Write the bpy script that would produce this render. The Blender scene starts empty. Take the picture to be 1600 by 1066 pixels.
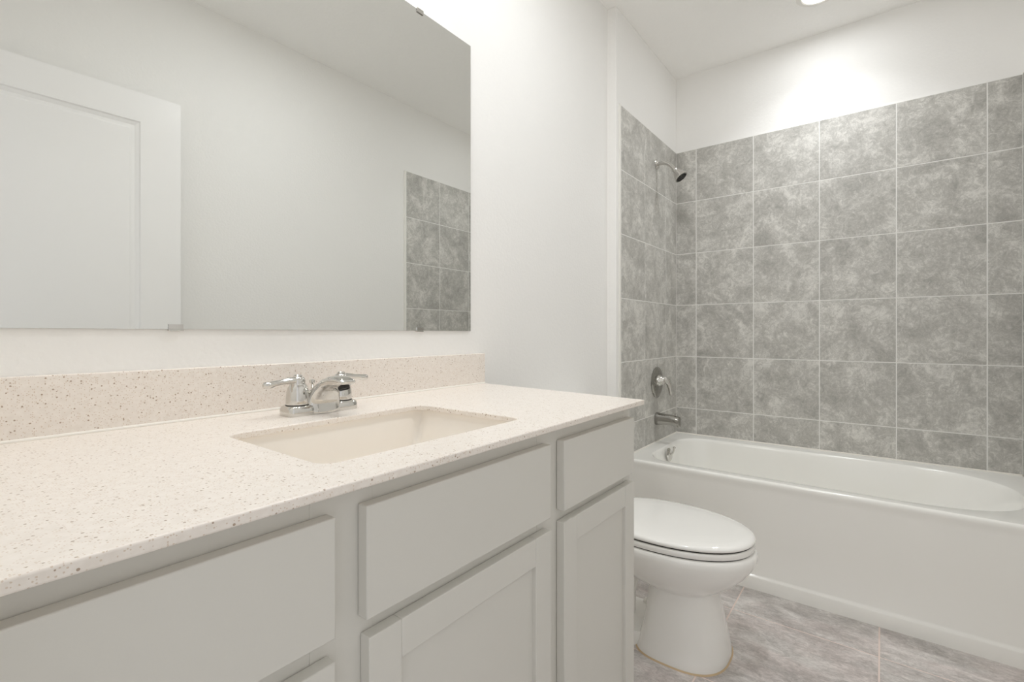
import bpy, bmesh, math, random
from mathutils import Vector, Matrix
PI = math.pi
random.seed(7)
sc = bpy.context.scene
COL = sc.collection

# ---------------------------------------------------------------- camera, world, exposure
EYE = 1.0979
YAW = math.radians(37.6617)            # angle between the view axis and the mirror wall
FPX = 747.17
cam_d = bpy.data.cameras.new('camera')
cam = bpy.data.objects.new('camera', cam_d)
COL.objects.link(cam)
cam.location = (0, 0, EYE)
cam.rotation_euler = (PI/2, 0, YAW - PI/2)
cam_d.sensor_width = 36.0
cam_d.lens = FPX/1600*36
cam_d.shift_y = -12.0/1600
cam_d.clip_start = 0.02
sc.camera = cam

vs = sc.view_settings
vs.view_transform = 'Standard'
vs.look = 'None'
vs.gamma = 1.0
vs.use_curve_mapping = False
vs.exposure = 0.15
sc.cycles.max_bounces = 16
sc.cycles.diffuse_bounces = 12
sc.cycles.glossy_bounces = 8

world = bpy.data.worlds.new('world')
sc.world = world
world.use_nodes = True
wbg = world.node_tree.nodes['Background']
wbg.inputs['Color'].default_value = (1.0, 1.0, 1.0, 1)
wbg.inputs['Strength'].default_value = 0.75
CAN_POWER = 2.1
VANITY_POWER = 0.75
SHADE_GLOW = 2.0
ADDED_MID_POWER = 7.2
CAN_SPREAD = 180
FILL_BEAM_POWER = 2.1        # extra narrow lamp added under the tub downlight to brighten lower surfaces
WARM = (0.955, 0.982, 1.0)

# ---------------------------------------------------------------- room numbers (metres)
W = 1.08          # mirror wall plane (Y)
WP = 1.028        # tiled face of the plumbing wall
XB = 3.038        # tiled face of the back wall
YO = -0.50        # opposite wall
CEIL = 2.711
JOG = 2.177       # where the plumbing wall steps out
XE = -0.04        # entrance wall
ZT = 2.240        # top of the wall tiles
TS = 0.3218       # wall tile pitch
TUBZ = 0.4707
XT = 2.2544       # tub front
ZC = 0.9293       # counter top
YC = 0.4752       # counter front edge

# ---------------------------------------------------------------- helpers
def s2l(c):
    return tuple(((v/255)/12.92 if v/255 <= 0.04045 else ((v/255+0.055)/1.055)**2.4) for v in c) + (1.0,)

def nodes(name):
    m = bpy.data.materials.new(name)
    m.use_nodes = True
    nt = m.node_tree
    b = nt.nodes['Principled BSDF']
    return m, nt, b

def add(nt, t, **kw):
    n = nt.nodes.new(t)
    for k, v in kw.items():
        if k in n.inputs.keys(): n.inputs[k].default_value = v
        else: setattr(n, k, v)
    return n

def ramp(nt, stops, interp='LINEAR'):
    r = nt.nodes.new('ShaderNodeValToRGB')
    e = r.color_ramp.elements
    r.color_ramp.interpolation = interp
    while len(e) < len(stops): e.new(0.5)
    for el, (p, c) in zip(e, stops):
        el.position = p
        el.color = c if len(c) == 4 else s2l(c)
    return r

def plain(name, rgb, rough=0.5, metal=0.0, bump=None, coat=0.0, spec=0.5):
    m, nt, b = nodes(name)
    b.inputs['Base Color'].default_value = s2l(rgb)
    b.inputs['Roughness'].default_value = rough
    b.inputs['Metallic'].default_value = metal
    b.inputs['Specular IOR Level'].default_value = spec
    if coat: b.inputs['Coat Weight'].default_value = coat
    if bump:
        sc_, st, dist = bump
        tc = add(nt, 'ShaderNodeTexCoord')
        n = add(nt, 'ShaderNodeTexNoise', Scale=sc_, Detail=4.0, Roughness=0.55)
        nt.links.new(tc.outputs['Object'], n.inputs['Vector'])
        bp = add(nt, 'ShaderNodeBump', Strength=st, Distance=dist)
        nt.links.new(n.outputs['Fac'], bp.inputs['Height'])
        nt.links.new(bp.outputs['Normal'], b.inputs['Normal'])
    return m

M = {}
M['wall'] = plain('wall_paint', (243, 242, 240), 0.6, bump=(95, 0.22, 0.004))
M['ceiling'] = plain('ceiling_paint', (250, 249, 247), 0.9, bump=(60, 0.5, 0.006))
M['trim'] = plain('trim_paint', (238, 236, 231), 0.35)
M['door'] = plain('door_paint', (247, 246, 245), 0.4)
M['cabinet'] = plain('cabinet_paint', (217, 215, 209), 0.42, bump=(320, 0.05, 0.001))
M['inside'] = plain('cabinet_inside', (205, 198, 184), 0.6)
M['tub'] = plain('tub_enamel', (247, 246, 242), 0.16, coat=0.4)
M['porcelain'] = plain('porcelain', (249, 248, 245), 0.10, coat=0.5)
M['sink'] = plain('sink_ceramic', (245, 239, 231), 0.22, coat=0.2)
M['chrome'] = plain('chrome', (214, 212, 208), 0.07, 1.0)
M['steel'] = plain('brushed_steel', (168, 166, 161), 0.11, 1.0)
M['dark'] = plain('dark_rubber_and_shade', (38, 36, 33), 0.5)
M['mirror'] = plain('mirror_silver', (232, 233, 231), 0.004, 1.0)
M['mirror_edge'] = plain('mirror_edge', (150, 150, 145), 0.2)
M['caulk'] = plain('old_caulk', (206, 182, 148), 0.7)
M['white_caulk'] = plain('white_caulk', (242, 238, 231), 0.6)
M['grout'] = plain('grout', (236, 235, 232), 0.85)
M['floor_grout'] = plain('floor_grout', (232, 216, 208), 0.85)

def emis(name, rgb, st):
    m, nt, b = nodes(name)
    b.inputs['Base Color'].default_value = s2l(rgb)
    b.inputs['Emission Color'].default_value = s2l(rgb)
    b.inputs['Emission Strength'].default_value = st
    return m
M['lens'] = emis('lamp_lens', (255, 252, 247), 3.0)
M['shade'] = emis('frosted_glass_shade', (250, 248, 243), SHADE_GLOW)

def quartz():
    m, nt, b = nodes('quartz')
    L = nt.links.new
    tc = add(nt, 'ShaderNodeTexCoord')
    v1 = add(nt, 'ShaderNodeTexVoronoi', Scale=230.0)
    v2 = add(nt, 'ShaderNodeTexVoronoi', Scale=480.0)
    n0 = add(nt, 'ShaderNodeTexNoise', Scale=120.0, Detail=3.0)
    for n in (v1, v2, n0): L(tc.outputs['Object'], n.inputs['Vector'])
    base = ramp(nt, [(0.3, (236, 228, 220)), (0.7, (243, 236, 229))])
    L(n0.outputs['Fac'], base.inputs['Fac'])
    # sparse dark brown chips: only cells with a high random value, only near the cell core
    def chips(v, cut, size):
        sep = add(nt, 'ShaderNodeSeparateColor')
        L(v.outputs['Color'], sep.inputs['Color'])
        a = add(nt, 'ShaderNodeMath', operation='GREATER_THAN'); a.inputs[1].default_value = cut
        L(sep.outputs['Red'], a.inputs[0])
        d = add(nt, 'ShaderNodeMath', operation='LESS_THAN'); d.inputs[1].default_value = size
        L(v.outputs['Distance'], d.inputs[0])
        mu = add(nt, 'ShaderNodeMath', operation='MULTIPLY')
        L(a.outputs[0], mu.inputs[0]); L(d.outputs[0], mu.inputs[1])
        return mu
    c1 = chips(v1, 0.865, 0.30)
    c2 = chips(v2, 0.76, 0.40)
    m1 = add(nt, 'ShaderNodeMix', data_type='RGBA')
    L(c2.outputs[0], m1.inputs[0]); L(base.outputs[0], m1.inputs[6]); m1.inputs[7].default_value = s2l((219, 204, 189))
    m2 = add(nt, 'ShaderNodeMix', data_type='RGBA')
    L(c1.outputs[0], m2.inputs[0]); L(m1.outputs[2], m2.inputs[6]); m2.inputs[7].default_value = s2l((176, 156, 138))
    L(m2.outputs[2], b.inputs['Base Color'])
    b.inputs['Roughness'].default_value = 0.28
    return m
M['quartz'] = quartz()

def stone(name, dark, mid, light, stretch=(1, 1, 1), rough=0.38, scale=5.0, vein=0.0, tint=None):
    m, nt, b = nodes(name)
    L = nt.links.new
    tc = add(nt, 'ShaderNodeTexCoord')
    at = add(nt, 'ShaderNodeAttribute', attribute_name='tile_offset')
    mp = add(nt, 'ShaderNodeMapping')
    mp.inputs['Scale'].default_value = stretch
    L(tc.outputs['Object'], mp.inputs['Vector'])
    ad = add(nt, 'ShaderNodeVectorMath', operation='ADD')
    L(mp.outputs[0], ad.inputs[0]); L(at.outputs['Vector'], ad.inputs[1])
    n1 = add(nt, 'ShaderNodeTexNoise', Scale=scale, Detail=7.0, Roughness=0.66, Distortion=0.7)
    n2 = add(nt, 'ShaderNodeTexNoise', Scale=scale*4.2, Detail=8.0, Roughness=0.78, Distortion=1.6)
    n3 = add(nt, 'ShaderNodeTexNoise', Scale=scale*28, Detail=3.0, Roughness=0.7)
    for n in (n1, n2, n3): L(ad.outputs[0], n.inputs['Vector'])
    a1 = add(nt, 'ShaderNodeMath', operation='MULTIPLY_ADD'); a1.inputs[1].default_value = 0.42; 
    L(n2.outputs['Fac'], a1.inputs[0])
    b1 = add(nt, 'ShaderNodeMath', operation='MULTIPLY'); b1.inputs[1].default_value = 0.42
    L(n1.outputs['Fac'], b1.inputs[0]); L(b1.outputs[0], a1.inputs[2])
    a2 = add(nt, 'ShaderNodeMath', operation='MULTIPLY_ADD'); a2.inputs[1].default_value = 0.16
    L(n3.outputs['Fac'], a2.inputs[0]); L(a1.outputs[0], a2.inputs[2])
    r = ramp(nt, [(0.40, dark), (0.50, mid), (0.585, light)])
    L(a2.outputs[0], r.inputs['Fac'])
    out = r.outputs[0]
    if tint:
        n4 = add(nt, 'ShaderNodeTexNoise', Scale=scale*0.9, Detail=3.0)
        L(ad.outputs[0], n4.inputs['Vector'])
        rr = ramp(nt, [(0.42, (0, 0, 0, 1)), (0.62, (1, 1, 1, 1))])
        L(n4.outputs['Fac'], rr.inputs['Fac'])
        mx = add(nt, 'ShaderNodeMix', data_type='RGBA', blend_type='MULTIPLY')
        L(rr.outputs[0], mx.inputs[0]); L(out, mx.inputs[6]); mx.inputs[7].default_value = tint
        out = mx.outputs[2]
    L(out, b.inputs['Base Color'])
    b.inputs['Roughness'].default_value = rough
    bp = add(nt, 'ShaderNodeBump', Strength=0.12, Distance=0.002)
    L(n2.outputs['Fac'], bp.inputs['Height']); L(bp.outputs['Normal'], b.inputs['Normal'])
    return m
M['tile'] = stone('grey_wall_tile', (164, 162, 157), (191, 189, 184), (223, 221, 216), scale=7.0, rough=0.4)
M['floor_tile'] = stone('grey_floor_tile', (166, 161, 158), (200, 195, 192), (227, 223, 220),
                        stretch=(2.2, 1.0, 1.0), scale=5.5, rough=0.42, tint=(0.98, 0.94, 0.94, 1))

ROOTS = {}
def base_of(o):
    while o.parent: o = o.parent
    return ROOTS[o.name]

def tag(o, label=None, cat=None, group=None, kind=None):
    if label: o['label'] = label
    if cat: o['category'] = cat
    if group: o['group'] = group
    if kind: o['kind'] = kind
    return o

def thing(name, loc, label, cat, group=None, kind=None):
    o = bpy.data.objects.new(name, None)
    o.empty_display_size = 0.05
    o.location = loc
    COL.objects.link(o)
    ROOTS[o.name] = Vector(loc)
    return tag(o, label, cat, group, kind)

class MB:
    def __init__(s): s.v = []; s.f = []; s.m = []; s.off = []
    def quad_mesh(s, V, F, mi=0, off=None):
        o = len(s.v)
        s.v += [tuple(p) for p in V]
        s.f += [tuple(i+o for i in f) for f in F]
        s.m += [mi]*len(F)
        s.off += [off or (0, 0, 0)]*len(F)
        return s
    def box(s, x0, x1, y0, y1, z0, z1, mi=0):
        V = [(x, y, z) for z in (z0, z1) for y in (y0, y1) for x in (x0, x1)]
        F = [(0, 2, 3, 1), (4, 5, 7, 6), (0, 1, 5, 4), (2, 6, 7, 3), (0, 4, 6, 2), (1, 3, 7, 5)]
        return s.quad_mesh(V, F, mi)
    def loft(s, rings, caps=(True, True), closed=True, loop=False, mi=0):
        n = len(rings[0]); V = [p for r in rings for p in r]; F = []
        R = len(rings)
        for i in range(R if loop else R-1):
            j = (i+1) % R
            for k in range(n if closed else n-1):
                k2 = (k+1) % n
                F.append((i*n+k, i*n+k2, j*n+k2, j*n+k))
        if not loop:
            if caps[0]: F.append(tuple(range(n-1, -1, -1)))
            if caps[1]: F.append(tuple((R-1)*n+k for k in range(n)))
        return s.quad_mesh(V, F, mi)
    def lathe(s, origin, axis, prof, n=40, mi=0, caps=(True, True)):
        ax = Vector(axis).normalized()
        u = ax.orthogonal().normalized(); w = ax.cross(u)
        o = Vector(origin)
        rings = []
        for r, h in prof:
            r = max(r, 1e-5)
            rings.append([o+ax*h+u*(r*math.cos(2*PI*k/n))+w*(r*math.sin(2*PI*k/n)) for k in range(n)])
        return s.loft(rings, caps, mi=mi)
    def tube(s, path, radii, n=20, mi=0, flat=None, up=(0, 0, 1)):
        P = [Vector(p) for p in path]; rings = []
        for i, p in enumerate(P):
            t = (P[min(i+1, len(P)-1)]-P[max(i-1, 0)]).normalized()
            u = Vector(up).cross(t)
            if u.length < 1e-4: u = t.orthogonal()
            u.normalize(); w = t.cross(u)
            ra = radii[i] if isinstance(radii, (list, tuple)) else radii
            a, b_ = ra if isinstance(ra, (list, tuple)) else (ra, ra)
            rings.append([p+u*(a*math.cos(2*PI*k/n))+w*(b_*math.sin(2*PI*k/n)) for k in range(n)])
        return s.loft(rings, mi=mi)
    def build(s, name, mats, parent=None, angle=35, bevel=0, seg=2, offs=False):
        if not isinstance(mats, (list, tuple)): mats = [mats]
        me = bpy.data.meshes.new(name)
        if parent: o0 = base_of(parent)
        else:
            xs, ys, zs = zip(*s.v)
            o0 = Vector(((min(xs)+max(xs))/2, (min(ys)+max(ys))/2, min(zs)))
        me.from_pydata([Vector(p)-o0 for p in s.v], [], s.f)
        for m_ in mats: me.materials.append(m_)
        me.polygons.foreach_set('material_index', s.m)
        if offs:
            at = me.attributes.new('tile_offset', 'FLOAT_VECTOR', 'FACE')
            at.data.foreach_set('vector', [c for o in s.off for c in o])
        bm = bmesh.new(); bm.from_mesh(me)
        bmesh.ops.recalc_face_normals(bm, faces=bm.faces)
        bm.to_mesh(me); bm.free()
        me.polygons.foreach_set('use_smooth', [True]*len(me.polygons))
        me.set_sharp_from_angle(angle=math.radians(angle))
        ob = bpy.data.objects.new(name, me)
        COL.objects.link(ob)
        if parent: ob.parent = parent
        else:
            ob.location = o0; ROOTS[ob.name] = o0
        if bevel:
            b = ob.modifiers.new('soft_edges', 'BEVEL')
            b.width = bevel; b.segments = seg; b.limit_method = 'ANGLE'; b.angle_limit = math.radians(40)
            b.harden_normals = False
        return ob

def rrect(x0, x1, y0, y1, r, z, n=8):
    """rounded rectangle, counter-clockwise"""
    out = []
    for cx, cy, a0 in ((x1-r, y1-r, 0), (x0+r, y1-r, PI/2), (x0+r, y0+r, PI), (x1-r, y0+r, 1.5*PI)):
        for k in range(n+1):
            a = a0+PI/2*k/n
            out.append((cx+r*math.cos(a), cy+r*math.sin(a), z))
    return out

def resample(P, n):
    L = [0]
    for a, b in zip(P, P[1:]+P[:1]): L.append(L[-1]+math.dist(a, b))
    T = L[-1]; out = []; j = 0; Q = P+[P[0]]
    for i in range(n):
        d = T*i/n
        while L[j+1] < d: j += 1
        t = (d-L[j])/max(1e-9, L[j+1]-L[j])
        out.append(tuple(Q[j][c]+(Q[j+1][c]-Q[j][c])*t for c in range(3)))
    return out

def outer_ring(inner, poly, c, z):
    """for every inner point the point where its ray from c meets the polygon; corners are snapped"""
    out = []
    for p in inner:
        dx, dy = p[0]-c[0], p[1]-c[1]; best = None
        for (ax, ay), (bx, by) in zip(poly, poly[1:]+poly[:1]):
            ex, ey = bx-ax, by-ay
            den = dx*ey-dy*ex
            if abs(den) < 1e-12: continue
            t = ((ax-c[0])*ey-(ay-c[1])*ex)/den
            u = ((ax-c[0])*dy-(ay-c[1])*dx)/den
            if t > 0 and -1e-6 <= u <= 1+1e-6 and (best is None or t < best): best = t
        out.append([c[0]+dx*best, c[1]+dy*best, z])
    for (ax, ay) in poly:
        i = min(range(len(out)), key=lambda k: (out[k][0]-ax)**2+(out[k][1]-ay)**2)
        out[i] = [ax, ay, z]
    return [tuple(p) for p in out]

def struct(mb, name, mats, label, cat, **kw):
    return tag(mb.build(name, mats, **kw), label, cat, kind='structure')

# ---------------------------------------------------------------- room shell
T = 0.10
fl = MB()
fx0, fx1, fy0, fy1 = XE-T, XB+0.02, YO-T, W+T
fl.box(fx0, fx1, fy0, fy1, -0.08, -0.0012, mi=1)
P18 = 0.4650
gx, gy, gw = 2.045, 0.0050, 0.0026
def tile_face(mb, o, u, v, nrm, u0, u1, v0, v1, g, lift, edge, rnd):
    o, u, v, nrm = map(Vector, (o, u, v, nrm))
    c = [(u0+g, v0+g), (u1-g, v0+g), (u1-g, v1-g), (u0+g, v1-g)]
    e = [(u0+g+edge, v0+g+edge), (u1-g-edge, v0+g+edge), (u1-g-edge, v1-g-edge), (u0+g+edge, v1-g-edge)]
    V = [o+u*a+v*b for a, b in c]+[o+u*a+v*b+nrm*lift for a, b in e]
    mb.quad_mesh(V, [(4, 5, 6, 7), (0, 1, 5, 4), (1, 2, 6, 5), (2, 3, 7, 6), (3, 0, 4, 7)], 0, rnd)
def lines(a, b, start, pitch):
    k = math.ceil((a-start)/pitch-1e-6)
    L = [a]
    while start+k*pitch < b-0.004:
        if start+k*pitch > a+0.004: L.append(start+k*pitch)
        k += 1
    return L+[b]
rr = lambda: (random.uniform(0, 20), random.uniform(0, 20), random.uniform(0, 20))
LX = lines(fx0+0.1, fx1, gx, P18); LY = lines(YO, W, gy, P18)
for a, b in zip(LX, LX[1:]):
    for c, d in zip(LY, LY[1:]):
        tile_face(fl, (0, 0, -0.0012), (1, 0, 0), (0, 1, 0), (0, 0, 1), a, b, c, d, gw, 0.0012, 0.0010, rr())
struct(fl, 'floor', [M['floor_tile'], M['floor_grout']], 'grey stone-look square floor tiles with pinkish grout', 'floor', offs=True)

# ceiling with a round hole for each recessed lamp is not needed: the lamps are surface-trim discs
struct(MB().box(fx0, XB+T, fy0, fy1, CEIL, CEIL+T), 'ceiling', M['ceiling'], 'flat pale grey ceiling above the bathroom', 'ceiling')
struct(MB().box(XE-T, JOG, W, W+T, 0, CEIL), 'wall_left', M['wall'], 'white painted wall behind the mirror and vanity', 'wall')
struct(MB().box(JOG, XB+0.008, WP+0.004, W+T, 0, CEIL), 'wall_plumbing', M['wall'], 'white wall stepping out around the shower head end of the tub', 'wall', bevel=0.004)
struct(MB().box(XB+0.008, XB+T, YO-T, W+T, 0, CEIL), 'wall_back', M['wall'], 'white wall behind the tub at the far end', 'wall')
struct(MB().box(XE-T, XB+0.008, YO-T, YO, 0, CEIL), 'wall_right', M['wall'], 'white wall opposite the mirror seen in its reflection', 'wall')
DY0, DY1, DZ = -0.445, 0.37, 2.17
struct(MB().box(XE-T, XE, YO, DY0, 0, CEIL).box(XE-T, XE, DY1, W, 0, CEIL).box(XE-T, XE, DY0, DY1, DZ, CEIL),
       'wall_front', M['wall'], 'white wall with the open doorway the room is entered by', 'wall')
# casing of the doorway
cz = MB()
cz.box(XE, XE+0.014, DY1, DY1+0.06, 0, DZ+0.06).box(XE, XE+0.014, DY0-0.05, DY0, 0, DZ+0.06).box(XE, XE+0.014, DY0, DY1, DZ, DZ+0.06)
struct(cz, 'trim_1', M['trim'], 'white casing around the open doorway', 'trim', bevel=0.003)

# wall tiles around the tub (the grout is the backing slab, each tile face stands proud of it)
zl = lines(TUBZ+0.002, ZT, ZT-10*TS, TS)
def tiled(name, o, u, nrm, ulines, label):
    mb = MB()
    o_, u_, n_ = Vector(o), Vector(u), Vector(nrm)
    a, b = ulines[0], ulines[-1]
    V = []
    for dz in (zl[0], zl[-1]):
        for uu in (a, b):
            for dn in (0, -0.0065):
                V.append(o_+u_*uu+Vector((0, 0, dz))+n_*dn)
    F = [(0, 2, 6, 4), (1, 5, 7, 3), (0, 4, 5, 1), (2, 3, 7, 6), (4, 6, 7, 5), (0, 1, 3, 2)]
    mb.quad_mesh(V, F, 1)
    for p, q in zip(ulines, ulines[1:]):
        for r, t in zip(zl, zl[1:]):
            tile_face(mb, o, u, (0, 0, 1), nrm, p, q, r, t, 0.0023, 0.0010, 0.0008, rr())
    return struct(mb, name, [M['tile'], M['grout']], label, 'tiled wall', offs=True)
tiled('wall_tiled_back', (XB+0.0012, 0, 0), (0, 1, 0), (-1, 0, 0), lines(YO+0.006, WP+0.0012, 0.9054, TS), 'mottled grey square tiles on the long wall above the tub')
tiled('wall_tiled_left', (0, WP+0.0012, 0), (1, 0, 0), (0, -1, 0), lines(2.2228, XB+0.001, 2.2228-0.013, TS), 'mottled grey tiles behind the shower head and tub spout')
tiled('wall_tiled_right', (0, YO+0.0065, 0), (1, 0, 0), (0, 1, 0), lines(2.2070, XB+0.001, 2.2070, TS), 'mottled grey tiles at the far end seen in the mirror')
struct(MB().box(2.2050, 2.2228, WP-0.002, WP+0.006, TUBZ, ZT), 'trim_2', M['trim'], 'thin white edge trim beside the shower tiles', 'trim', bevel=0.002)
struct(MB().box(2.1900, 2.2070, YO-0.001, YO+0.008, TUBZ, ZT), 'trim_3', M['trim'], 'thin white edge trim of the tiles seen in the mirror', 'trim', bevel=0.002)

def baseboard(name, x0, x1, y0, y1, label):
    struct(MB().box(x0, x1, y0, y1, 0, 0.13), name, M['trim'], label, 'baseboard', bevel=0.004)
baseboard('baseboard_left', 1.20, JOG, W-0.013, W, 'white baseboard behind the toilet')
baseboard('baseboard_right', XE+0.02, XT-0.004, YO, YO+0.013, 'white baseboard below the wall facing the mirror')

# open door standing against the opposite wall (seen in the mirror)
hx, hy = XE+0.022, -0.4385
fxp, fyp = 0.813, -0.410
du = Vector((fxp-hx, fyp-hy, 0)); DL = du.length; du.normalize(); dn = Vector((-du.y, du.x, 0))   # dn faces the mirror
def dpt(a, n, z): return Vector((hx, hy, 0))+du*a+dn*n+Vector((0, 0, z))
dbase = Vector((hx, hy, 0))
dr = MB()
DH0, DH1, DTK = 0.012, 2.150, 0.035
panels = [(0.156, DL-0.150, 1.03, 2.0235), (0.156, DL-0.150, 0.25, 0.90)]
def dbox(mb, a0, a1, z0, z1, n0, n1):
    V = [dpt(a, n, z) for z in (z0, z1) for n in (n0, n1) for a in (a0, a1)]
    mb.quad_mesh(V, [(0, 2, 3, 1), (4, 5, 7, 6), (0, 1, 5, 4), (2, 6, 7, 3), (0, 4, 6, 2), (1, 3, 7, 5)])
dbox(dr, 0, 0.156, DH0, DH1, -DTK, 0); dbox(dr, DL-0.150, DL, DH0, DH1, -DTK, 0)
for z0, z1 in ((2.0235, DH1), (0.90, 1.03), (DH0, 0.25)): dbox(dr, 0.156, DL-0.150, z0, z1, -DTK, 0)
ROOTS['door_1'] = dbase
door = bpy.data.objects.new('door_1', None); door.location = dbase; COL.objects.link(door); door.empty_display_size = 0.05
tag(door, 'white panelled door standing open and reflected in the mirror', 'door', kind='structure')
dr.build('door_frame', M['door'], door)
for a0, a1, z0, z1 in panels:
    pm = MB()
    rings = []
    for ins, dep in ((0, 0.0), (0.004, -0.006), (0.012, -0.009), (0.018, -0.013), (0.030, -0.013), (0.037, -0.010)):
        rings.append([dpt(a, dep, z) for a, z in ((a0+ins, z0+ins), (a1-ins, z0+ins), (a1-ins, z1-ins), (a0+ins, z1-ins))])
    pm.loft(rings, (False, True))
    rings = [[dpt(a, -0.022, z) for a, z in ((a0, z0), (a1, z0), (a1, z1), (a0, z1))]]
    pm.loft(rings+[[dpt(a, -0.026, z) for a, z in ((a0, z0), (a1, z0), (a1, z1), (a0, z1))]])
    pm.build('door_panel', M['door'], door, angle=20)
kn = MB()
k0 = dpt(DL-0.065, 0, 0.96)
kn.lathe(k0, dn, [(0.032, 0), (0.032, 0.006), (0.012, 0.010), (0.011, 0.03), (0.022, 0.036), (0.027, 0.048), (0.024, 0.060), (0.0, 0.064)])
tag(kn.build('door_knob', M['chrome'], door), 'chrome round door knob')

# ---------------------------------------------------------------- vanity cabinet
YF, YB = 0.492, 0.511         # face of the fronts, face of the frame
CX0, CX1 = XE+0.003, 1.157
CT = ZC-0.0117                # underside of the counter
van = thing('vanity_cabinet', ((CX0+CX1)/2, (YB+W)/2, 0), 'pale grey painted vanity cabinet under the cream countertop', 'cabinet')
cb = MB()
cb.box(CX0, CX0+0.016, YB+0.019, W-0.001, 0.0, CT-0.0005).box(CX1-0.016, CX1, YB+0.019, W-0.001, 0.10, CT-0.0005)
cb.box(CX1-0.016, CX1, 0.585, W-0.001, 0.0, 0.10)
cb.box(CX0+0.016, CX1-0.016, YB+0.019, W-0.001, 0.10, 0.116).box(CX0+0.016, CX1-0.016, W-0.008, W-0.001, 0.116, CT-0.0005)
cb.build('carcass', M['cabinet'], van, bevel=0.001)
MB().box(CX0+0.016, CX1-0.016, 0.585, 0.60, 0.0, 0.10).build('toe_kick', M['cabinet'], van, bevel=0.001)
ff = MB()
for a, b in ((CX0, CX0+0.04), (0.288, 0.372), (0.738, 0.828), (1.118, CX1)):
    ff.box(a, b, YB, YB+0.019, 0.10, CT-0.0005)
for a, b in ((CX0+0.04, 0.288), (0.372, 0.738), (0.828, 1.118)):
    for z0, z1 in ((0.10, 0.145), (0.715, 0.762), (0.872, CT-0.0005)):
        ff.box(a, b, YB+0.0003, YB+0.019, z0, z1)
ff.box(CX0+0.04, 0.288, YB+0.0003, YB+0.019, 0.415, 0.455)
ff.build('face_frame', M['cabinet'], van, bevel=0.0006)
def slab(x0, x1, z0, z1, name, label=None):
    o = MB().box(x0, x1, YF, YB-0.0008, z0, z1).build(name, M['cabinet'], van, bevel=0.0014)
    if label: o['label'] = label
slab(CX0+0.012, 0.3088, 0.7495, 0.8880, 'drawer')
slab(CX0+0.012, 0.3085, 0.4420, 0.7235, 'drawer')
slab(CX0+0.012, 0.3085, 0.1320, 0.4290, 'drawer')
slab(0.3503, 0.7580, 0.7500, 0.8885, 'drawer_front')
slab(0.8053, 1.1404, 0.7480, 0.8865, 'drawer')
def shaker(x0, x1, z0, z1):
    m = MB(); st = 0.050
    m.box(x0, x0+st, YF, YB-0.0008, z0, z1).box(x1-st, x1, YF, YB-0.0008, z0, z1)
    g = 0.0004
    m.box(x0+st+g, x1-st-g, YF+0.0003, YB-0.0008, z1-st, z1).box(x0+st+g, x1-st-g, YF+0.0003, YB-0.0008, z0, z0+st)
    d = m.build('door', M['cabinet'], van, bevel=0.0012)
    MB().box(x0+st-0.004, x1-st+0.004, YF+0.0085, YB-0.0030, z0+st-0.004, z1-st+0.004).build('door_panel', M['cabinet'], d)
shaker(0.3540, 0.7590, 0.1320, 0.7270)
shaker(0.8055, 1.1404, 0.1320, 0.7262)

# ---------------------------------------------------------------- countertop, backsplash
SX0, SX1, SY0, SY1 = 0.336, 0.763, 0.563, 0.861
hole = resample(rrect(SX0, SX1, SY0, SY1, 0.026, ZC), 160)
poly = [(XE+0.001, YC), (1.1668, YC), (1.2268, W-0.0005), (XE+0.001, W-0.0005)]
cen = (0.55, 0.715)
ctr = MB()
o_t = outer_ring(hole, poly, cen, ZC)
dn_ = lambda R, z: [(p[0], p[1], z) for p in R]
ctr.loft([dn_(o_t, CT), o_t, hole, dn_(hole, CT)], loop=True)
ct = ctr.build('countertop', M['quartz'], bevel=0.0022, seg=3)
tag(ct, 'cream speckled quartz countertop with an undermount sink cutout', 'countertop')
bs = MB().quad_mesh([(XE+0.001, W-0.020, ZC), (1.2247, W-0.020, ZC), (1.2262, W-0.0005, ZC), (XE+0.001, W-0.0005, ZC),
                     (XE+0.001, W-0.020, 1.0302), (1.2247, W-0.020, 1.0302), (1.2262, W-0.0005, 1.0302), (XE+0.001, W-0.0005, 1.0302)],
                    [(0, 3, 2, 1), (4, 5, 6, 7), (0, 1, 5, 4), (1, 2, 6, 5), (2, 3, 7, 6), (3, 0, 4, 7)])
bso = bs.build('backsplash', M['quartz'], bevel=0.0015)
tag(bso, 'low cream speckled quartz backsplash along the wall below the mirror', 'backsplash')
ck = MB().tube([(XE+0.002, W-0.0215, ZC+0.0012), (1.222, W-0.0215, ZC+0.0012)], 0.0034, n=10)
ck.build('caulk_line', M['white_caulk'], bso)

# sink basin under the counter
def sink_rings(o):
    R = []
    for z, x0, x1, y0, y1, r in ((CT-0.0003, 0.331, 0.770, 0.557, 0.867, 0.020), (0.906, 0.331, 0.770, 0.557, 0.867, 0.018),
                                 (0.9025, 0.3325, 0.7685, 0.5585, 0.8655, 0.016), (0.86, 0.346, 0.753, 0.566, 0.860, 0.018), (0.815, 0.362, 0.736, 0.575, 0.854, 0.024),
                                 (0.797, 0.372, 0.724, 0.585, 0.846, 0.034), (0.788, 0.392, 0.702, 0.605, 0.826, 0.045), (0.782, 0.44, 0.650, 0.650, 0.790, 0.050)):
        R.append(resample(rrect(x0-o, x1+o, y0-o, y1+o, r+o, z-(o if z < 0.9 else 0)), 120))
    return R
sk = MB()
inner, outer = sink_rings(0), sink_rings(0.012)
sk.loft(list(reversed(outer))+inner)
sink = sk.build('sink', M['sink'], angle=32)
tag(sink, 'white rectangular undermount sink set in the countertop', 'sink')
dm = MB().lathe((0.55, 0.735, 0.7795), (0, 0, 1), [(0.0, 0), (0.030, 0), (0.030, 0.003), (0.022, 0.004), (0.021, 0.001), (0.018, 0.001), (0.017, 0.005), (0.0, 0.006)])
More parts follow.
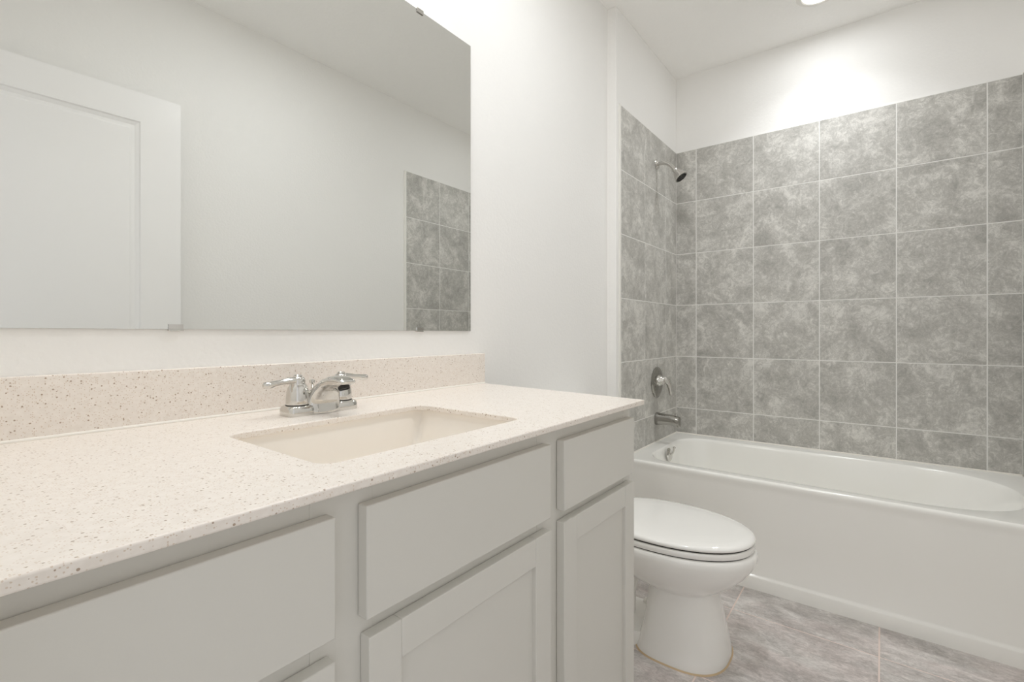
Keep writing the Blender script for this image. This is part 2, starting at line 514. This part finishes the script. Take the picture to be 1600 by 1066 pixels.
tag(dm.build('drain', M['chrome'], sink), 'round chrome pop-up drain')

# ---------------------------------------------------------------- faucet
FX, FY = 0.564, 0.958
HL, HR = 0.5140, 0.6140
fc = thing('faucet', (FX, FY, ZC), 'chrome two-handle faucet behind the sink with a lever on each side', 'faucet')
bp = MB()
def oval(hx_, hy_, z, n=64, e=3.4):
    out = []
    for k in range(n):
        a = 2*PI*k/n; c, s_ = math.cos(a), math.sin(a)
        out.append((FX+hx_*math.copysign(abs(c)**(2/e), c), FY+hy_*math.copysign(abs(s_)**(2/e), s_), z))
    return out
bp.loft([oval(0.0775, 0.0255, ZC), oval(0.0785, 0.0265, ZC+0.003), oval(0.0780, 0.0260, ZC+0.007), oval(0.0745, 0.0225, ZC+0.0095)])
for hx_ in (HL, HR):
    bp.loft([[(hx_+(p[0]-FX), p[1], p[2]) for p in oval(a, b_, z, e=3.6)] for a, b_, z in ((0.0305, 0.0285, ZC), (0.0310, 0.0290, ZC+0.003), (0.0305, 0.0285, ZC+0.013), (0.0285, 0.0265, ZC+0.0180), (0.0245, 0.0235, ZC+0.0202))])
bp.build('base_plate', M['chrome'], fc, angle=60)
# spout: wide at the deck, arching forward and narrowing to the outlet
sp = MB()
# (back/top edge y, z), (front/under edge y, z), half width
prof_sp = [((0.988, ZC+0.0005), (0.9270, ZC+0.0005), 0.0430), ((0.984, 0.942), (0.9275, 0.938), 0.0425), ((0.975, 0.957), (0.9295, 0.950), 0.0395), ((0.960, 0.974), (0.9290, 0.9620), 0.0345), ((0.943, 0.989), (0.9230, 0.9735), 0.0285),
           ((0.922, 1.0035), (0.9110, 0.9825), 0.0235), ((0.900, 1.0100), (0.8960, 0.9860), 0.0205), ((0.880, 1.0110), (0.8830, 0.9850), 0.0188), ((0.864, 1.0080), (0.8690, 0.9885), 0.0180), ((0.8530, 1.0035), (0.8570, 0.9930), 0.0170), ((0.8490, 0.9995), (0.8515, 0.9955), 0.0140)]
rings = []
for (ty, tz), (uy, uz), w in prof_sp:
    mid = Vector((FX, (ty+uy)/2, (tz+uz)/2)); hv = Vector((0, (ty-uy)/2, (tz-uz)/2))
    ring = []
    for k in range(40):
        a = 2*PI*k/40; c, s_ = math.cos(a), math.sin(a); e = 3.0
        ring.append(mid+Vector((1, 0, 0))*(w*math.copysign(abs(c)**(2/e), c))+hv*math.copysign(abs(s_)**(2/e), s_))
    rings.append(ring)
sp.loft(rings)
spo = sp.build('spout', M['chrome'], fc, angle=50)
ae = MB().lathe((FX, 0.8700, 0.9895), (0, -0.36, -1), [(0.0, 0), (0.0115, 0), (0.0115, 0.0065), (0.0098, 0.0065), (0.0092, 0.0045), (0.0, 0.0045)], n=24)
tag(ae.build('aerator', M['dark'], spo), 'dark aerator opening under the spout tip')
# skirt of the spout running down to the deck
for cx, sgn in ((HL, -1), (HR, 1)):
    h = MB()
    h.lathe((cx, FY, ZC+0.0195), (0, 0, 1), [(0.0215, 0), (0.0232, 0.0025), (0.0232, 0.006), (0.0230, 0.016), (0.0218, 0.027), (0.0195, 0.037), (0.0165, 0.0420), (0.0148, 0.045),
                                             (0.0148, 0.048), (0.0150, 0.052), (0.0125, 0.0572), (0.0088, 0.0592), (0.0088, 0.0608), (0.0060, 0.0636), (0.0, 0.0640)], n=40)
    ho = h.build('handle', M['chrome'], fc, angle=40)
    lv = MB()
    pts = []; rad = []
    for t, dz, a, b_ in ((0.000, 0.0505, 0.0125, 0.0080), (0.012, 0.0520, 0.0110, 0.0078), (0.024, 0.0520, 0.0085, 0.0066), (0.037, 0.0503, 0.0075, 0.0055),
                         (0.050, 0.0490, 0.0082, 0.0060), (0.060, 0.0470, 0.0090, 0.0070), (0.067, 0.0470, 0.0088, 0.0072), (0.0720, 0.0476, 0.0062, 0.0055), (0.0740, 0.0480, 0.0025, 0.0025)):
        t *= 0.88 if sgn > 0 else 1.0
        pts.append((cx+sgn*t, FY-0.10*t, ZC+0.0195+dz)); rad.append((a, b_))
    lv.tube(pts, rad, n=20)
    lv.build('lever', M['chrome'], ho, angle=60)
    cl = MB().lathe((cx, FY, ZC+0.0195), (0, 0, 1), [(0.0226, 0.0), (0.0240, 0.0), (0.0240, 0.0018), (0.0226, 0.0018)], n=40)
    cl.build('collar', M['dark'], ho)
lr = MB().lathe((FX, 0.990, ZC), (0, 0, 1), [(0.0, 0), (0.0032, 0), (0.0028, 0.058), (0.0062, 0.060), (0.0062, 0.066), (0.0, 0.068)], n=20)
tag(lr.build('lift_rod', M['chrome'], fc), 'small knob of the drain lift rod')

# ---------------------------------------------------------------- mirror
MX0, MX1, MZ0, MZ1 = 0.030, 1.1685, 1.1062, 2.0478
mir = thing('mirror', ((MX0+MX1)/2, W, MZ0), 'large frameless rectangular mirror on the wall above the backsplash', 'mirror')
mg = MB()
mg.quad_mesh([(MX0, W-0.0055, MZ0), (MX1, W-0.0055, MZ0), (MX1, W-0.0055, MZ1), (MX0, W-0.0055, MZ1)], [(0, 1, 2, 3)], 0)
b0 = [(MX0, MZ0), (MX1, MZ0), (MX1, MZ1), (MX0, MZ1)]
mg.loft([[(x, W-0.0055, z) for x, z in b0], [(x, W-0.0003, z) for x, z in b0]], (False, True), mi=1)
mg.build('glass', [M['mirror'], M['mirror_edge']], mir)
def clip(x, z, up):
    c = MB(); s_ = 1 if up else -1
    c.box(x-0.012, x+0.012, W-0.0085, W-0.0057, min(z, z+s_*0.009), max(z, z+s_*0.009))
    c.box(x-0.012, x+0.012, W-0.0085, W-0.0003, min(z-s_*0.0035, z-s_*0.0003), max(z-s_*0.0035, z-s_*0.0003))
    c.build('mirror_clip', M['chrome'], mir)
for x in (0.333, 0.948):
    clip(x, MZ0, True); clip(x, MZ1, False)

# ---------------------------------------------------------------- bathtub
tub = thing('bathtub', (2.645, 0.264, 0), 'white alcove bathtub with a plain apron below the grey tiles', 'bathtub')
TX1, TY0, TY1 = XB-0.002, YO+0.0008, WP+0.003
def basin(inset, right, z, n=160):
    x0, x1 = 2.313+inset, 2.950-inset; y1 = 0.950-inset*0.9; y0 = -0.432+right; r = 0.15-inset*0.3
    xc, w = (x0+x1)/2, (x1-x0)/2
    ym = max(-0.02, y0+0.25)
    P = []
    for k in range(13):
        a = PI/2*k/12; P.append((x1-r+r*math.cos(a), y1-r+r*math.sin(a), z))
    for k in range(13):
        a = PI/2+PI/2*k/12; P.append((x0+r+r*math.cos(a), y1-r+r*math.sin(a), z))
    for k in range(49):
        a = PI+PI*k/48; c, s_ = math.cos(a), math.sin(a); e = 2.55
        P.append((xc+w*math.copysign(abs(c)**(2/e), c), ym+(ym-y0)*math.copysign(abs(s_)**(2/e), s_), z))
    return resample(P, n)
r0 = basin(-0.004, -0.004, TUBZ)
deck = [(XT+0.010, TY0), (TX1, TY0), (TX1, TY1), (XT+0.010, TY1)]
tb = MB()
tb.loft([outer_ring(r0, deck, (2.63, 0.26), TUBZ), r0, basin(0.000, 0.000, TUBZ-0.001), basin(0.004, 0.005, TUBZ-0.006), basin(0.008, 0.012, TUBZ-0.018), basin(0.014, 0.034, 0.42), basin(0.026, 0.085, 0.36),
         basin(0.040, 0.15, 0.29), basin(0.055, 0.215, 0.22), basin(0.075, 0.27, 0.165), basin(0.105, 0.32, 0.135), basin(0.15, 0.37, 0.122), basin(0.22, 0.45, 0.118)], (False, True))
prof = [(XT+0.010, TUBZ), (XT+0.0055, TUBZ-0.0012), (XT+0.002, TUBZ-0.0045), (XT, TUBZ-0.010), (XT+0.0005, TUBZ-0.020), (XT+0.0035, TUBZ-0.030), (XT+0.006, 0.42), (XT+0.0085, 0.20), (XT+0.0085, 0.066),
        (XT+0.006, 0.0595), (XT+0.001, 0.0555), (XT-0.001, 0.051), (XT-0.001, 0.0)]
tb.loft([[(x, TY1, z) for x, z in prof], [(x, TY0, z) for x, z in prof]], (False, False), closed=False)
# back, ends: raised tile flange and sides
tb.quad_mesh([(XT+0.01, TY0, 0), (TX1, TY0, 0), (TX1, TY1, 0), (XT+0.01, TY1, 0), (XT+0.01, TY0, TUBZ), (TX1, TY0, TUBZ), (TX1, TY1, TUBZ), (XT+0.01, TY1, TUBZ)],
             [(0, 1, 5, 4), (1, 2, 6, 5), (2, 3, 7, 6)])
tb.build('tub_shell', M['tub'], tub, angle=40)
fg = MB()
fg.tube([(XT+0.012, WP-0.001, TUBZ+0.001), (TX1-0.001, WP-0.001, TUBZ+0.001), (TX1-0.001, YO+0.0085, TUBZ+0.001)], 0.0045, n=10)
fg.build('caulk_bead', M['white_caulk'], tub)
# overflow plate with its trip lever
OX, OY, OZ = 2.620, 0.922, 0.428
ov = MB().lathe((OX, OY+0.006, OZ), (0, -1, 0.12), [(0.0, 0), (0.036, 0), (0.037, 0.003), (0.030, 0.009), (0.016, 0.012), (0.0, 0.012)], n=36)
ovo = ov.build('overflow_plate', M['chrome'], tub); ovo['label'] = 'chrome overflow plate with a trip lever'
tl = MB().tube([(OX, OY-0.006, OZ+0.004), (OX, OY-0.016, OZ+0.012), (OX-0.002, OY-0.022, OZ+0.026), (OX-0.003, OY-0.024, OZ+0.038)], [0.005, 0.0045, 0.005, 0.0055], n=12, up=(1, 0, 0))
tl.lathe((OX-0.003, OY-0.024, OZ+0.036), (0, -0.2, 1), [(0.0, 0), (0.007, 0.002), (0.008, 0.006), (0.006, 0.011), (0.0, 0.013)], n=16)
tl.build('trip_lever', M['chrome'], ovo)
dn2 = MB().lathe((2.63, 0.74, 0.1175), (0, 0, 1), [(0.0, 0), (0.034, 0), (0.034, 0.003), (0.026, 0.004), (0.02, 0.012), (0.0, 0.013)])
dn2.build('drain', M['chrome'], tub)

# ---------------------------------------------------------------- shower fittings
SHX = 2.700
sh = thing('shower', (SHX, WP, 2.075), 'chrome shower head on a bent arm high on the tiled wall', 'shower head')
MB().lathe((SHX, WP-0.0005, 2.075), (0, -1, 0), [(0.0, 0), (0.029, 0), (0.029, 0.003), (0.022, 0.009), (0.012, 0.012), (0.0, 0.012)]).build('flange', M['chrome'], sh)
apath = [(SHX, WP-0.002, 2.075), (SHX, WP-0.030, 2.075), (SHX, WP-0.050, 2.072), (SHX, WP-0.070, 2.062), (SHX, WP-0.086, 2.047), (SHX, WP-0.098, 2.030), (SHX, WP-0.106, 2.018)]
MB().tube(apath, 0.0105, n=20, up=(1, 0, 0)).build('arm', M['chrome'], sh)
hd = Vector((0, -0.60, -0.80))
h0 = Vector((SHX, WP-0.100, 2.028))
hm = MB().lathe(h0, hd, [(0.0, 0), (0.014, 0), (0.016, 0.006), (0.014, 0.014), (0.017, 0.020), (0.024, 0.034), (0.034, 0.058), (0.037, 0.066), (0.037, 0.071), (0.034, 0.072), (0.033, 0.0705), (0.0, 0.0705)], n=40)
head = hm.build('head', M['chrome'], sh)
fm = MB().lathe(h0+hd*0.0700, hd, [(0.0, 0), (0.032, 0), (0.031, 0.0022), (0.0, 0.003)], n=36)
for rr_, cnt in ((0.012, 6), (0.023, 12)):
    for k in range(cnt):
        a = 2*PI*k/cnt
        u = Vector((1, 0, 0)); w = hd.normalized().cross(u)
        fm.lathe(h0+hd*0.0722+u*(rr_*math.cos(a))+w*(rr_*math.sin(a)), hd, [(0.0022, 0), (0.0015, 0.003), (0.0, 0.003)], n=8)
tag(fm.build('spray_face', M['dark'], head), 'dark spray face')

VX, VZ = 2.700, 0.818
va = thing('shower_valve', (VX, WP, VZ), 'chrome shower valve with a curved lever above the tub spout', 'shower valve')
em = MB()
def egg(rx, rt, rb, y, n=56):
    out = []
    for k in range(n):
        a = 2*PI*k/n; c, s_ = math.cos(a), math.sin(a)
        rz = rt if s_ > 0 else rb
        xx = rx*c*(1-0.10*max(0, -s_)**2)
        out.append((VX+xx, y, VZ+rz*s_))
    return out
em.loft([egg(0.084, 0.086, 0.092, WP-0.0005), egg(0.085, 0.087, 0.093, WP-0.004), egg(0.080, 0.082, 0.088, WP-0.009), egg(0.062, 0.064, 0.068, WP-0.0125), egg(0.030, 0.030, 0.030, WP-0.014)])
em.build('escutcheon', M['steel'], va, angle=50)
MB().lathe((VX, WP-0.013, VZ+0.008), (0, -1, 0), [(0.0, 0), (0.033, 0), (0.032, 0.010), (0.026, 0.018), (0.023, 0.028), (0.018, 0.036), (0.0, 0.039)]).build('hub', M['chrome'], va)
lvp = [(VX, WP-0.030, VZ+0.012), (VX+0.008, WP-0.044, VZ+0.014), (VX+0.016, WP-0.056, VZ+0.006), (VX+0.022, WP-0.064, VZ-0.014), (VX+0.025, WP-0.069, VZ-0.040), (VX+0.026, WP-0.072, VZ-0.064), (VX+0.026, WP-0.073, VZ-0.076)]
MB().tube(lvp, [(0.021, 0.020), (0.020, 0.018), (0.017, 0.014), (0.013, 0.010), (0.0105, 0.0075), (0.0095, 0.0065), (0.006, 0.004)], n=20, up=(1, 0, 0)).build('lever', M['chrome'], va, angle=60)

SZ = 0.606
ts = thing('tub_spout', (SHX, WP, SZ), 'chrome tub spout on the tiled wall just above the tub rim', 'tub spout')
rings = []
for y, zt_, zb, w in ((0.0005, 0.036, -0.036, 0.036), (0.004, 0.0365, -0.0365, 0.0365), (0.020, 0.034, -0.033, 0.033), (0.055, 0.031, -0.030, 0.030), (0.085, 0.029, -0.031, 0.028),
                      (0.108, 0.026, -0.036, 0.027), (0.126, 0.023, -0.041, 0.026), (0.132, 0.021, -0.041, 0.025), (0.1335, 0.018, -0.038, 0.022)):
    ring = []
    for k in range(36):
        a = 2*PI*k/36; c, s_ = math.cos(a), math.sin(a)
        e = 2.6
        ring.append((SHX+w*math.copysign(abs(c)**(2/e), c), WP-y, SZ+(zt_+zb)/2+(zt_-zb)/2*math.copysign(abs(s_)**(2/e), s_)))
    rings.append(ring)
tsm = MB(); tsm.loft(rings)
tso = tsm.build('spout_body', M['steel'], ts, angle=50)
MB().lathe((SHX, WP-0.112, SZ+0.023), (0, 0, 1), [(0.0, 0), (0.004, 0), (0.004, 0.008), (0.0075, 0.010), (0.0075, 0.015), (0.0, 0.017)], n=20).build('diverter_knob', M['chrome'], ts)

# ---------------------------------------------------------------- toilet
TC = 1.712
to = thing('toilet', (TC, 0.72, 0), 'white elongated toilet with a closed lid between vanity and tub', 'toilet')
def egg_ring(w, yf, yc, yb, z, n=72, ef=2.15, eb=2.6, xc=TC):
    out = []
    for k in range(n):
        a = 2*PI*k/n; c, s_ = math.cos(a), math.sin(a)
        e, L = (ef, yc-yf) if s_ < 0 else (eb, yb-yc)
        out.append((xc+w*math.copysign(abs(c)**(2/e), c), yc+L*math.copysign(abs(s_)**(2/e), s_), z))
    return out
bw = MB()
# pedestal column, then the bowl, as one continuous skin
bw.loft([egg_ring(0.150, 0.402, 0.56, 0.70, 0.0, ef=2.6, eb=3.2), egg_ring(0.151, 0.401, 0.56, 0.70, 0.006, ef=2.6, eb=3.2), egg_ring(0.146, 0.404, 0.56, 0.69, 0.03, ef=2.5, eb=3.2),
         egg_ring(0.135, 0.416, 0.56, 0.672, 0.10, ef=2.4, eb=3.2), egg_ring(0.124, 0.432, 0.56, 0.664, 0.17, ef=2.3, eb=3.2), egg_ring(0.117, 0.443, 0.56, 0.66, 0.222, ef=2.2),
         egg_ring(0.118, 0.441, 0.56, 0.70, 0.228, ef=2.15), egg_ring(0.134, 0.415, 0.57, 0.76, 0.240, ef=2.1), egg_ring(0.158, 0.379, 0.59, 0.80, 0.268, ef=2.1), egg_ring(0.180, 0.348, 0.60, 0.84, 0.300, ef=2.1),
         egg_ring(0.194, 0.328, 0.61, 0.86, 0.330, ef=2.1), egg_ring(0.201, 0.3185, 0.62, 0.87, 0.352, ef=2.1), egg_ring(0.202, 0.3190, 0.62, 0.87, 0.368, ef=2.1),
         egg_ring(0.199, 0.3240, 0.62, 0.87, 0.379, ef=2.1), egg_ring(0.193, 0.3320, 0.62, 0.865, 0.3825, ef=2.1)])
# trapway, foot and tank shelf behind the column
bw.loft([egg_ring(0.046, 0.735, 0.80, 0.97, 0.02), egg_ring(0.050, 0.735, 0.80, 0.985, 0.12), egg_ring(0.058, 0.70, 0.80, 1.00, 0.24), egg_ring(0.110, 0.62, 0.76, 1.03, 0.32)])
bw.loft([egg_ring(0.118, 0.58, 0.74, 0.92, 0.0, eb=3), egg_ring(0.118, 0.58, 0.74, 0.92, 0.030, eb=3), egg_ring(0.108, 0.58, 0.74, 0.91, 0.044, eb=3)])
bw.loft([resample(rrect(TC-a, TC+a, b_, 1.050, 0.05, z), 72) for a, b_, z in ((0.10, 0.80, 0.29), (0.14, 0.79, 0.33), (0.155, 0.785, 0.37), (0.15, 0.79, 0.3815))])
bw.build('bowl', M['porcelain'], to, angle=50)
def ovalslab(name, levels, mat, label=None):
    m = MB()
    m.loft([egg_ring(w, yf, 0.62, yb, z, ef=2.12, eb=2.5) for w, yf, yb, z in levels])
    o = m.build(name, mat, to, angle=60)
    if label: o['label'] = label
ovalslab('gap_shade', [(0.1935, 0.3310, 0.85, 0.3815), (0.1935, 0.3310, 0.85, 0.4110)], M['dark'], 'dark filler for the shade between lid, seat and bowl')  # dark slab standing in for the shade in the lid and seat gaps
ovalslab('seat', [(0.190, 0.334, 0.853, 0.3858), (0.198, 0.327, 0.858, 0.3866), (0.1995, 0.3255, 0.86, 0.390), (0.1995, 0.3255, 0.86, 0.4015), (0.198, 0.327, 0.859, 0.4052), (0.190, 0.334, 0.855, 0.4062)], M['porcelain'])
ovalslab('lid', [(0.188, 0.336, 0.855, 0.4102), (0.197, 0.3275, 0.860, 0.4108), (0.2000, 0.3250, 0.862, 0.4140), (0.2000, 0.3252, 0.862, 0.4185), (0.1965, 0.3290, 0.860, 0.4235), (0.188, 0.3375, 0.855, 0.4268),
                 (0.165, 0.362, 0.842, 0.4292), (0.12, 0.42, 0.80, 0.4312), (0.06, 0.51, 0.72, 0.4320)], M['porcelain'])
tk = MB()
tk.loft([resample(rrect(TC-a, TC+a, b_, 1.070, 0.035, z), 72) for a, b_, z in ((0.19, 0.895, 0.3815), (0.205, 0.885, 0.40), (0.222, 0.876, 0.62), (0.226, 0.873, 0.735))])
tk.build('tank', M['porcelain'], to, angle=50)
tk2 = MB()
tk2.loft([resample(rrect(TC-a, TC+a, b_, 1.074, 0.035, z), 72) for a, b_, z in ((0.230, 0.866, 0.7355), (0.236, 0.861, 0.742), (0.236, 0.861, 0.760), (0.230, 0.867, 0.768), (0.21, 0.89, 0.770))])
tk2.build('tank_lid', M['porcelain'], to, angle=50)
fl_ = MB().lathe((TC-0.155, 0.876, 0.685), (0, -1, 0), [(0.0, 0), (0.012, 0), (0.012, 0.012), (0.0, 0.014)], n=20)
fl_.tube([(TC-0.155, 0.862, 0.685), (TC-0.12, 0.858, 0.682), (TC-0.085, 0.856, 0.676)], [0.006, 0.006, 0.007], n=12)
tag(fl_.build('flush_lever', M['chrome'], to), 'chrome flush lever')
for s_ in (-1, 1):
    MB().lathe((TC+s_*0.098, 0.725, 0.040), (0, 0, 1), [(0.016, 0), (0.017, 0.006), (0.014, 0.016), (0.008, 0.022), (0.0, 0.024)], n=24).build('bolt_cap', M['porcelain'], to)
cm = MB()
def crk(d, z): return egg_ring(0.151+d, 0.401-d, 0.56, 0.70+d, z, n=90, ef=2.6, eb=3.2)
cm.loft([crk(-0.004, 0.0), crk(0.0036, 0.0), crk(0.0028, 0.002), crk(0.0, 0.0045)], (False, False))
tag(cm.build('caulk_bead', M['caulk'], to), 'yellowed caulk around the foot')

# ---------------------------------------------------------------- lamps
def can(x, y, label, power, spread=CAN_SPREAD, fill_beam=0):
    c = thing('ceiling_light', (x, y, CEIL-0.012), label, 'light', 'recessed ceiling lights')
    MB().lathe((x, y, CEIL-0.0003), (0, 0, -1), [(0.062, 0), (0.092, 0), (0.092, 0.003), (0.086, 0.008), (0.070, 0.010), (0.066, 0.006), (0.062, 0.004)], n=48, caps=(False, False)).build('trim_ring', M['trim'], c)
    MB().lathe((x, y, CEIL-0.0003), (0, 0, -1), [(0.0, 0.001), (0.068, 0.001), (0.068, 0.006), (0.05, 0.008), (0.0, 0.009)], n=48).build('lens', M['lens'], c)
    ld = bpy.data.lights.new('lamp', 'AREA'); ld.shape = 'DISK'; ld.size = 0.12; ld.energy = power; ld.color = WARM; ld.spread = math.radians(spread)
    lo = bpy.data.objects.new('lamp', ld); COL.objects.link(lo); lo.parent = c; lo.location = (0, 0, -0.004)
    if fill_beam:
        ld = bpy.data.lights.new('fill_beam', 'AREA'); ld.shape = 'DISK'; ld.size = 0.12; ld.energy = fill_beam; ld.color = WARM; ld.spread = math.radians(118)
        lo = bpy.data.objects.new('fill_beam', ld); COL.objects.link(lo); lo.parent = c; lo.location = (0, 0, -0.006)
    return c
can(2.680, 0.236, 'round glowing recessed ceiling light above the tub', CAN_POWER, CAN_SPREAD, FILL_BEAM_POWER)
if ADDED_MID_POWER: can(1.18, 0.42, 'unseen ceiling light added to brighten the vanity end', ADDED_MID_POWER, 180)  # unseen lamp, added only to brighten the room

vl = thing('unseen_vanity_light', (0.56, W, 2.24), 'unseen three-shade vanity light on the wall above the mirror', 'light')  # outside the view; put in for the brightness around mirror and counter
MB().box(0.26, 0.86, W-0.022, W-0.0003, 2.235, 2.315).build('back_plate', M['chrome'], vl, bevel=0.004)
for x in (0.36, 0.56, 0.76):
    MB().tube([(x, W-0.02, 2.275), (x, W-0.07, 2.285), (x, W-0.115, 2.275), (x, W-0.125, 2.250)], 0.008, n=14, up=(1, 0, 0)).build('arm', M['chrome'], vl)
    shd = MB().lathe((x, W-0.125, 2.252), (0, 0, -1), [(0.018, 0), (0.030, 0.004), (0.044, 0.05), (0.058, 0.115), (0.056, 0.115), (0.042, 0.05), (0.028, 0.007), (0.0, 0.006)], n=36, caps=(True, False))
    shd.build('shade', M['shade'], vl)
    ld = bpy.data.lights.new('lamp', 'AREA'); ld.shape = 'DISK'; ld.size = 0.095; ld.energy = VANITY_POWER; ld.color = WARM
    lo = bpy.data.objects.new('lamp', ld); COL.objects.link(lo); lo.parent = vl
    lo.location = Vector((x, W-0.125, 2.150))-Vector((0.56, W, 2.24))
